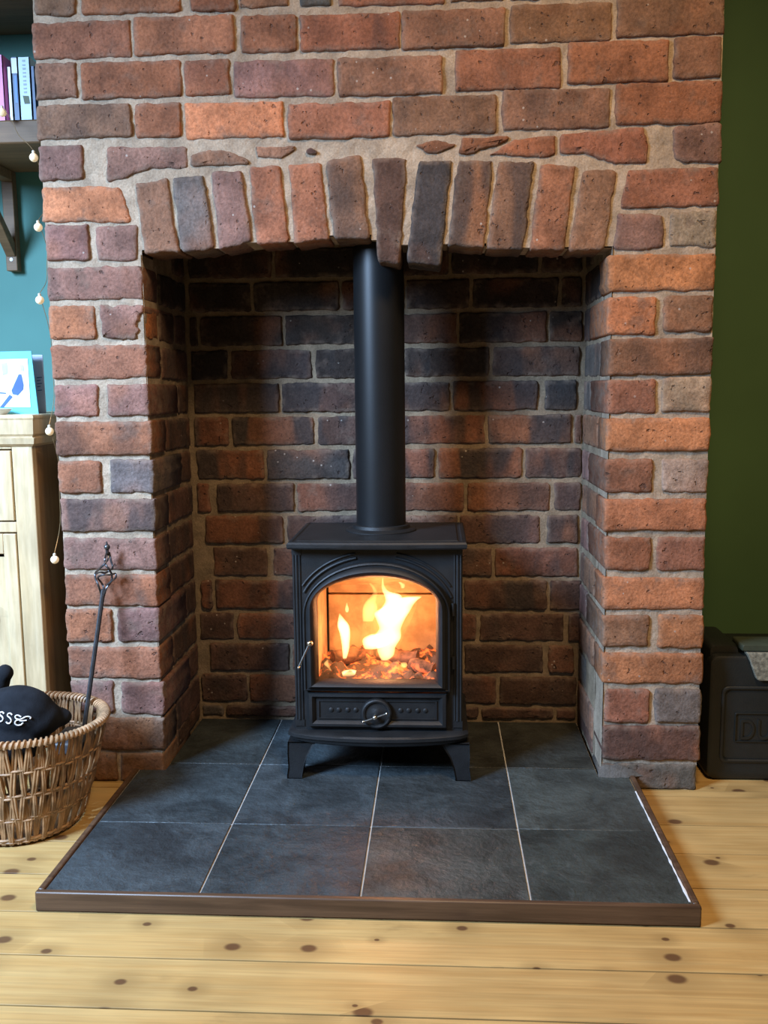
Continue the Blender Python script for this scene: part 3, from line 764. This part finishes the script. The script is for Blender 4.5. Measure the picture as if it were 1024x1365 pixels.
for x0, x1 in ((CX0+.048, xm_-.03), (xm_+.03, CX1-.048)):
    boxo('rail', x0, x1, CF+.001, CF+.02, .772, .80, CABPINE, CA, .002)
    boxo('rail', x0, x1, CF+.001, CF+.02, zr1-.012, zr1+.012, CABPINE, CA, .002)
    boxo('rail', x0, x1, CF+.001, CF+.02, .04, .10, CABPINE, CA, .002)
    d = boxo('drawer', x0+.003, x1-.003, CF-.001, CF+.10, zr1+.015, .769, CABPINE, CA, .002)
    m = MB(); m.lathe(((x0+x1)/2, CF-.001, (zr1+.79)/2), [(.010, 0), (.009, .012), (.017, .02), (.017, .028), (.008, .034), (.001, .035)], 20, 'Y'); m.build('knob', CABPINE, d, True)
    D = boxo('door', x0+.03, x1-.03, CF+.008, CF+.016, .14, zr1-.07, CABPINE, CA, .001)
    for a, b in ((x0+.003, x0+.055), (x1-.033, x1-.003)): boxo('door_stile', a, b, CF-.001, CF+.018, .103, zr1-.015, CABPINE, D, .002)
    for a, b in ((.103, .16), (zr1-.062, zr1-.015)): boxo('door_rail', x0+.055, x1-.033, CF-.001, CF+.018, a, b, CABPINE, D, .002)
    m = MB(); m.lathe((x1-.045 if x0 < xm_-.1 else x0+.03, CF-.001, .42), [(.010, 0), (.009, .012), (.016, .02), (.016, .028), (.001, .034)], 20, 'Y'); m.build('knob', CABPINE, D, True)
m = MB(); 
def cap(g, z): return [(CX0-g, CF-g, z), (CX1+g, CF-g, z), (CX1+g, CB, z), (CX0-g, CB, z)]
m.rings([cap(.001, .778), cap(.008, .784), cap(.010, .797), cap(.004, .799), cap(.004, .801)]); m.build('cornice', CABPINE, CA)
m = MB(); m.rings([cap(.004, .801), cap(.008, .806), cap(.010, .838), cap(.012, .842), cap(.012, .846), cap(.009, .849)]); m.build('top_board', CABPINE, CA)
ZT = .849

# cards on the cabinet
CARDB = simple('cyan_card', (.16, .66, .78), .6, var=.04); CARDW = simple('white_card', (.80, .84, .84), .6, var=.03)
CARDL = simple('lavender_card', (.50, .55, .68), .6, var=.05); INKB = simple('blue_ink', (.045, .12, .30), .6, var=.1); INKG = simple('pale_grey_ink', (.45, .50, .52), .6)
def quadcard(pp, Yc, name, mat, parent, th=.003, lean=0.):
    q = [at(*p, Yc) for p in pp]; m = MB()
    m.rings([[(p.x, p.y+lean*(p.z-ZT)-th*s, p.z) for p in q] for s in (0, 1)]); return m.build(name, mat, parent)
yc = .13
base = lambda px, Y_: ZT
C1 = tag(empty('greeting_card', (-1.02, yc, ZT)), 'cyan bordered card with a blue bird print on the cabinet', 'card')
def zy(Yv, px): # pixel row of the cabinet top at depth Yv
    lo, hi = 500., 600.
    for _ in range(40):
        mid = (lo+hi)/2
        if at(px, mid, Yv).z > ZT: lo = mid
        else: hi = mid
    return lo
b0 = zy(yc, 20)
quadcard([(-45,b0),(52,b0),(42,468),(-45,470)], yc, 'card_back', CARDB, C1)
quadcard([(-38,b0-9),(41,b0-9),(37,478),(-38,480)], yc-.0035, 'white_panel', CARDW, C1, .0008)
quadcard([(25,499),(28.5,499),(31.5,513),(31,519),(24,527),(17,525.5),(15.5,520.5),(20,510)], yc-.0045, 'bird_print', INKB, C1, .0006)
quadcard([(13,526),(17,529),(5,543),(0,543)], yc-.0045, 'bird_tail_print', INKB, C1, .0006)
quadcard([(-10,522),(8,523.5),(8,525),(-10,524)], yc-.0045, 'branch_print', INKB, C1, .0006)
quadcard([(2,485),(9,483),(10,498),(4,500)], yc-.0045, 'leaf_print', INKG, C1, .0006)
quadcard([(27,487),(31,487),(32,495),(28,494)], yc-.0045, 'leaf_print', INKG, C1, .0006)
b1 = zy(yc+.03, 40)
C2 = tag(empty('greeting_card', (-.96, yc+.03, ZT)), 'plain lavender card standing behind the bird card', 'card')
quadcard([(-20,b1),(62,b1),(57,473),(-20,473)], yc+.03, 'card_back', CARDL, C2)
for k, yy in enumerate((503, 507, 511, 515, 520)):
    quadcard([(49+k*.3,yy),(56-(k%2)*2,yy-.6),(56-(k%2)*2,yy+.5),(49+k*.3,yy+1.2)], yc+.0265, 'handwriting', INKB, C2, .0006)
# shallow dish in front of the card
q = at(2, 553, .075); m = MB(); m.lathe((q.x-.012, .085, ZT), [(.018, 0), (.020, .002), (.030, .012), (.0315, .0135), (.030, .0135), (.018, .004), (.001, .003)], 28)
tag(m.build('small_dish', CARDW, None, True), 'small white dish in front of the bird card', 'dish')

# ------------------------------------------------------------------ shelves, bracket and books
ZS = at(30, 159, .13).z
tag(boxo('wall_shelf', -1.95, XL+.004, .13, AY-.001, ZS-.052, ZS, SHELFWOOD, None, .004), 'thick rough brown wooden shelf carrying the books', 'shelf')
zu = at(30, -18, .13).z
tag(boxo('wall_shelf', -1.95, XL+.004, .13, AY-.001, zu, zu+.05, SHELFWOOD, None, .004), 'brown wooden shelf above the books at the top', 'shelf')
BR = tag(empty('shelf_bracket', (-1.08, AY, 1.22)), 'wooden triangular bracket with a screw under the book shelf', 'bracket')
q0, q1 = at(8, 350, AY-.025).x, at(23, 350, AY-.025).x; zb_ = at(16, 361, AY-.025).z
boxo('upright', q0, q1, AY-.025, AY-.001, zb_, ZS-.053, SHELFWOOD, BR, .002)
boxo('arm', q0, q1, .17, AY-.025, ZS-.078, ZS-.053, SHELFWOOD, BR, .002)
m = MB(); za = zb_+.035; ys_, zs_ = .19, ZS-.079
m.add([(x, y, z) for x in (q0+.002, q1-.002) for (y, z) in ((AY-.026, za), (AY-.026, za+.035), (ys_+.02, zs_), (ys_, zs_))], [(0,1,2,3),(7,6,5,4),(0,1,5,4),(1,2,6,5),(2,3,7,6),(3,0,4,7)])
m.build('brace', SHELFWOOD, BR, True, .002)
q = at(15, 346, AY-.026); m = MB(); m.lathe((q.x, AY-.025, q.z), [(.005, 0), (.0045, .0015), (.001, .002)], 14, 'Y'); m.build('screw', SEALANT, BR, True)['label'] = 'white screw head'
PAGES = simple('book_pages', (.75, .70, .60), .9)
def book(xa, xb, yt, col, label, Yc=.16, deco=None, lean=0.):
    a, b = at(xa, 120, Yc).x, at(xb, 120, Yc).x; zt = at((xa+xb)/2, yt, Yc).z
    B = tag(empty('book', ((a+b)/2, Yc, ZS)), label, 'book', 'books on the shelf')
    mt = simple('book_cover', col, .45, var=.05); d = .15
    m = MB(); m.box(a, b, Yc, Yc+.002, ZS+.0005, zt); m.box(a, a+.0018, Yc, Yc+d, ZS+.0005, zt); m.box(b-.0018, b, Yc, Yc+d, ZS+.0005, zt); m.build('cover', mt, B)
    boxo('pages', a+.0018, b-.0018, Yc+.003, Yc+d-.003, ZS+.003, zt-.003, PAGES, B, 0)
    if deco: deco(B, a, b, zt, Yc)
    return B
def flat(B, x0, x1, z0, z1, Yc, col, name='spine_print'):
    boxo(name, x0, x1, Yc-.0006, Yc, z0, z1, simple('print', col, .5, var=.03), B, 0)
book(-14, 5.5, 73, (.78, .22, .50), 'bright pink book at the left edge of the shelf')
book(-26, -15, 80, (.10, .12, .08), 'dark olive book beyond the pink book')
book(10.5, 16.2, 89, (.80, .80, .78), 'thin white booklet between the pink and navy books')
def d1(B, a, b, zt, Yc):
    flat(B, a+.001, b-.001, zt-.035, zt-.002, Yc, (.72, .76, .72)); flat(B, a+.006, b-.003, ZS+.045, zt-.04, Yc, (.10, .25, .62))
book(16.6, 25, 76, (.035, .09, .20), 'navy book with a white topped spine', deco=d1)
def d2(B, a, b, zt, Yc):
    for k in range(9): flat(B, (a+b)/2-.003, (a+b)/2+.004, zt-.010-k*.0085, zt-.006-k*.0085-(k % 2)*.001, Yc, (.30, .38, .42), 'letter')
    c = (a+b)/2+.002; zc = ZS+.051; r = .008
    m = MB(); m.prism([(c-r, zc+.009), (c+r*.7, zc+.008), (c+r, zc-.009), (c-r*.6, zc-.009)], Yc-.0006, Yc); m.build('logo', simple('olive_print', (.10, .13, .07), .6), B)
book(25.4, 41.5, 76, (.50, .66, .74), 'pale blue book with dark lettering and a green diamond', deco=d2)
book(42, 47.5, 88, (.03, .08, .18), 'thin dark blue book against the brickwork')

# ------------------------------------------------------------------ string lights
SL = tag(empty('string_lights', (XL-.012, .0, 1.0)), 'string of small round bulbs hanging down the corner of the brickwork', 'string lights')
t = NT('crackled_bulb'); v = t.coord()
n = t.noise(v, 300, 3); t.col(t.mix(t.ramp(n, .4, .6), (.75, .62, .40), (.85, .80, .68))); t.rough(.2)
t.set(t.b, 'Emission Color', (1.0, .74, .38, 1)); t.set(t.b, 'Emission Strength', .35); t.bump(n, .4, .001); BULB = t.m
CAPM = simple('clear_cap', (.65, .60, .48), .3)
wp = []
bp = [(3,150,.10),(45,210,.012),(51,303,.012),(53,400,.004),(66,575,.012),(73,746,.0)]
for px, py, Yv in bp:
    c = at(px, py, Yv)
    m = MB(); m.sphere(c, .0092, 16, 12); b_ = m.build('bulb', BULB, SL, True)
    m = MB(); m.lathe((c.x, c.y, c.z+.0075), [(.0034, 0), (.0034, .006), (.001, .0075)], 10); m.build('bulb_cap', CAPM, b_, True)
    wp.append(c+Vector((0, 0, .014)))
m = MB(); path = []
for a, b in zip(wp[:-1], wp[1:]):
    for i in range(12):
        u = i/12; p = a.lerp(b, u); s_ = math.sin(math.pi*u)
        path.append((p.x+.004*s_*math.sin(u*9), p.y+.05*s_ if a is not wp[0] else p.y+.01*s_, p.z-(.01*s_)))
path.append(tuple(wp[-1])); m.tube(path, .0007, 5)
m.build('wire', simple('copper_wire', (.35, .24, .12), .4, .5), SL, True)

# ------------------------------------------------------------------ wicker basket
BC = Vector((-.872, -.195, 0)); ZR = .222
BK = tag(empty('wicker_basket', (BC.x, BC.y, 0)), 'round wicker basket holding the gloves and poker', 'basket')
def bprof(z):
    u = z/ZR; k = u**.8
    return .108+.064*k, .118+.032*k
def bpt(a, z, off=0.):
    rx, ry = bprof(z); return (BC.x+(rx+off)*math.cos(a), BC.y+(ry+off)*math.sin(a), z)
m = MB(); N_ = 48
for k in range(N_):
    a0 = 2*math.pi*k/N_
    for q, (lean, da) in enumerate(((.10, -.018), (.10, .018), (-.10, .0), (-.10, .034))):
        pts = []; ph = rng.uniform(-.02, .02)
        for i in range(11):
            z = .006+(ZR-.008)*i/10; u = i/10
            a = a0+da+lean*(u-.5)*1.25+ph*u
            off = .0034*math.sin(u*math.pi*4.0+(k % 2)*math.pi+(0 if q < 2 else math.pi))
            pts.append(bpt(a, z, off))
        m.tube(pts, .0030, 5)
o = m.build('woven_stakes', WICKER, BK, True); o['kind'] = 'stuff'
for z0 in (.010, .058, .108, .162):
    for dz in (0, .0055):
        m = MB(); m.tube([bpt(2*math.pi*i/96, z0+dz, .0018*math.sin(i*math.pi/2*(1 if dz else -1))) for i in range(96)], .0029, 6, True); m.build('weaver', WICKER2, BK, True)
m = MB(); m.tube([bpt(2*math.pi*i/96, ZR, 0) for i in range(96)], .0062, 8, True); m.build('rim', WICKER2, BK, True)
m = MB()
for k in range(104):
    a = 2*math.pi*k/104; pts = []
    for i in range(9):
        t_ = math.pi*(-.15+1.3*i/8); p = bpt(a+.055*(i/8-.5), ZR+.0078*math.sin(t_), .0085*math.cos(t_)); pts.append(p)
    m.tube(pts, .0027, 5)
o = m.build('rim_wrapping', WICKER2, BK, True); o['kind'] = 'stuff'
m = MB(); m.rings([[(BC.x+.106*math.cos(2*math.pi*i/48), BC.y+.116*math.sin(2*math.pi*i/48), z) for i in range(48)] for z in (.004, .010)]); m.build('base', WICKER, BK)

# gloves in the basket
def blob(name, balls, mat, vox=.005, smooth_it=6, disp=.004):
    m = MB()
    for c, r, s in balls: m.sphere(c, r, 20, 14, s)
    o = m.build(name, mat, None, True)
    md = o.modifiers.new('remesh', 'REMESH'); md.mode = 'VOXEL'; md.voxel_size = vox; md.use_smooth_shade = True
    md = o.modifiers.new('smooth', 'SMOOTH'); md.iterations = smooth_it; md.factor = .5
    tx = bpy.data.textures.new('folds', 'CLOUDS'); tx.noise_scale = .05
    md = o.modifiers.new('folds', 'DISPLACE'); md.texture = tx; md.strength = disp; md.mid_level = .5
    dg = bpy.context.evaluated_depsgraph_get(); ev = o.evaluated_get(dg); me = bpy.data.meshes.new_from_object(ev)
    o.modifiers.clear(); o.data = me; me.name = name
    if not me.materials: me.materials.append(mat)
    return o
gc = at(22, 949, -.215)
balls = [(gc, .07, (1.12, .85, .78)), ((gc.x-.075, gc.y+.005, gc.z-.004), .065, (1.1, .9, .75)), ((gc.x+.03, gc.y+.005, gc.z-.015), .055, (1.1, .9, .8)), ((gc.x+.062, gc.y+.03, gc.z-.022), .034, (1.2, .9, .6)), ((gc.x-.02, gc.y, gc.z-.05), .075, (1.1, .85, .8)), ((gc.x-.06, gc.y, gc.z-.08), .075, (1., .85, .8))]
GL = blob('stove_glove', balls, FABRIC); tag(GL, 'black fleece glove with white embroidered letters in the basket', 'glove')
tc_ = at(6, 897, -.15)
balls = [(tc_, .019, (1, 1, 1.)), ((tc_.x-.012, tc_.y+.0, tc_.z-.02), .021, (1, 1, 1.3)), ((tc_.x-.03, tc_.y-.002, tc_.z-.05), .026, (1.1, .9, 1.4)), ((tc_.x-.02, tc_.y+.012, tc_.z-.095), .030, (1.1, .8, 1.3))]
tag(blob('stove_glove', balls, FABRIC), 'black fleece glove behind, its thumb sticking up', 'glove')
# cuff and a dark log split at the basket's right
cq = at(95, 972, -.17); m = MB()
pp = [at(76, 958, -.13), at(84, 956, -.13), at(112, 975, -.10), at(108, 1000, -.14), at(72, 1010, -.20)]
tag(boxo('coal_block', cq.x-.03, cq.x+.022, -.225, -.125, .155, .183, simple('dark_grey_board', (.045, .048, .055), .5), None, .006), 'dark grey block beside the glove inside the basket', 'block')
# embroidered letters, script capitals S S E
dg = bpy.context.evaluated_depsgraph_get(); bvh = BVHTree.FromObject(GL, dg); Li = GL.matrix_world.inverted() if False else Matrix.Translation(-GL.location)
def on_glove(px, py):
    d = ray(px, py).normalized(); h = bvh.ray_cast(Li @ CAM, d)
    if h[0] is None: return at(px, py, -.28)
    return (h[0]+GL.location) - d*.0012
def bez(ctrl, n=22):
    out = []; k = len(ctrl)
    for i in range(n+1):
        f = i/n*(k-1); a = min(int(f), k-2); u = f-a
        P = [Vector(ctrl[max(a-1, 0)]), Vector(ctrl[a]), Vector(ctrl[a+1]), Vector(ctrl[min(a+2, k-1)])]
        out.append(.5*((2*P[1])+(-P[0]+P[2])*u+(2*P[0]-5*P[1]+4*P[2]-P[3])*u*u+(-P[0]+3*P[1]-3*P[2]+P[3])*u**3))
    return out
zz = lambda x, y: (x/9.31, 860+y/9.31)
for ctrl in ([(50,850),(28,830),(0,838),(-4,862),(25,885),(38,915),(20,945),(-10,945),(-22,925)],
             [(150,866),(130,846),(100,852),(94,878),(122,902),(140,935),(122,968),(92,970),(78,950)],
             [(262,890),(222,870),(190,882),(200,912),(245,925),(202,936),(186,968),(215,994),(262,988),(286,962)],
             [(215,930),(270,915),(310,893),(350,886),(383,898),(372,914)],
             [(240,938),(285,940),(330,934)]):
    m = MB(); pts = [on_glove(*zz(*c)) for c in bez(ctrl)]; m.tube(pts, .0015, 6); m.build('embroidered_letter', THREAD, GL, True)['label'] = 'white script embroidery'

# ------------------------------------------------------------------ poker
PK = empty('fire_poker', (-.80, -.15, .03)); tag(PK, 'wrought iron poker with a twisted basket handle leaning on the brick pier', 'poker')
pa, pb = at(138, 785, -.030), at(109.5, 990, -.13)
dirv = (pb-pa).normalized(); pe = pa+dirv*((.035-pa.z)/dirv.z)
m = MB(); m.tube([pa, pe], [.0052, .0052], 8); m.build('rod', POKERM, PK, True)
yk = -.030
def pk(*pts): return [at(x, y, yk) for x, y in pts]
z5 = lambda x, y: (100+x/11.375, 710+y/11.375)
for ctrl in ([(410,1010),(385,900),(350,790),(310,690),(310,610),(360,560),(440,480),(500,400),(500,300)],
             [(430,1010),(470,860),(540,750),(560,650),(520,560),(460,480),(455,400),(480,300)],
             [(420,960),(440,850),(400,760),(345,680),(430,640),(540,640),(610,620),(620,680),(560,730),(480,800)],
             [(310,630),(380,600),(460,610),(540,560),(570,520),(545,420),(520,300)]):
    m = MB(); n_ = len(bez(ctrl, 26)); pts = []
    for i, c in enumerate(bez(ctrl, 26)):
        p = at(*z5(*c), yk+.009*math.sin(i*.5+ctrl[0][0])); pts.append(p)
    m.tube(pts, .0023, 6); m.build('handle_strand', POKERM, PK, True)
q = at(*z5(487, 220), yk); m = MB(); m.sphere(q, .0068, 16, 12); m.tube([q+Vector((0, 0, .005)), q+Vector((-.0005, 0, .013))], [.0028, .0012], 8); m.tube([q, at(*z5(490, 310), yk)], .0038, 8); m.build('finial', POKERM, PK, True)

# ------------------------------------------------------------------ plastic case at the right
kx0 = .612; kf = .055; kw = .36; kh = .318; kd = .20
KS = tag(empty('tool_case', (kx0+kw/2, kf+kd/2, 0)), 'black moulded plastic case with raised lettering on the floor by the green wall', 'case')
def rrect(x0, x1, z0, z1, r, n=6):
    p = []
    for cx_, cz_, a0 in ((x1-r, z1-r, 0), (x0+r, z1-r, 90), (x0+r, z0+r, 180), (x1-r, z0+r, 270)):
        for i in range(n+1):
            a = math.radians(a0+90*i/n); p.append((cx_+r*math.cos(a), cz_+r*math.sin(a)))
    return p
def kring(g, y, z1=kh-.022, r=.02): return [(x, y, z) for x, z in rrect(kx0+g, kx0+kw-g, .001+g, z1-g, r)]
m = MB(); m.rings([kring(.008, kf+kd), kring(0, kf+kd-.01), kring(0, kf+.012), kring(.003, kf+.004), kring(.010, kf)]); m.build('shell', PLASTIC, KS, True, angle=35)
def raised(x0, x1, z0, z1, h, name, r=.008, w=.006):
    o_, i_ = rrect(x0, x1, z0, z1, r), rrect(x0+w, x1-w, z0+w, z1-w, max(r-w*.5, .002))
    frame(o_, i_, [(0, kf+.001), (0, kf-h*.6), (.3, kf-h), (.7, kf-h), (1, kf-h*.5), (1, kf+.001)], name, PLASTIC, KS)
raised(kx0+.028, kx0+kw-.028, .045, .225, .005, 'raised_border', .016, .008)
lx0 = at(978, 990, kf).x; lz0, lz1 = at(1000, 989, kf).z, at(1000, 950, kf).z
raised(lx0, kx0+kw-(lx0-kx0), lz0, lz1, .004, 'letter_frame', .003, .003)
# lettering
fc = bpy.data.curves.new('lettering', 'FONT'); fc.body = 'DU'; fc.size = (lz1-lz0)*.98; fc.extrude = .002; fc.space_character = 1.08
fo = bpy.data.objects.new('raised_letters', fc); COL.objects.link(fo)
me = bpy.data.meshes.new_from_object(fo.evaluated_get(bpy.context.evaluated_depsgraph_get())); bpy.data.objects.remove(fo)
lo = link('raised_letters', me, PLASTIC, KS, Vector((lx0+.010, kf-.001, lz0+.007))); lo.rotation_euler = (math.pi/2, 0, 0); lo.scale = (.72, 1, 1)
# upper body, handle and latch
m = MB(); m.rings([[(x, y, z) for x, z in rrect(kx0+g, kx0+.068-g*.3, kh-.05, kh-g, .012)] for g, y in ((.006, kf+kd-.02), (0, kf+kd-.03), (0, kf+.03), (.005, kf+.018))]); m.build('shoulder', PLASTIC, KS, True)
m = MB(); m.rings([[(x, y, z) for x, z in rrect(kx0+kw-.068+g*.3, kx0+kw-g, kh-.05, kh-g, .012)] for g, y in ((.006, kf+kd-.02), (0, kf+kd-.03), (0, kf+.03), (.005, kf+.018))]); m.build('shoulder', PLASTIC, KS, True)
hz_ = at(1000, 862, kf+.02).z
m = MB(); hx0, hx1 = at(988, 860, kf+.01).x, kx0+kw-(at(988, 860, kf+.01).x-kx0)
m.rings([[(x, y, z) for x, z in rrect(hx0+g, hx1-g, hz_-.006+g, hz_+.010-g, .004, 3)] for g, y in ((.002, kf+.075), (0, kf+.07), (0, kf+.004), (.002, kf))]); m.build('handle', simple('olive_grip', (.045, .055, .035), .5), KS, True)
m = MB(); za, zb2 = hz_-.007, at(1000, 906, kf).z; xa = at(995, 870, kf).x; xb = at(1007, 905, kf).x
xe = hx1+hx0
poly = [(xa, za), (xb, zb2+.004), (xb+.006, zb2), (xe-xb-.006, zb2), (xe-xb, zb2+.004), (xe-xa, za)]
m.rings([[(x, kf-.010, z) for x, z in poly], [(x, kf+.02, z) for x, z in poly]]); m.build('latch_flap', GREYTEX, KS, True, .002)
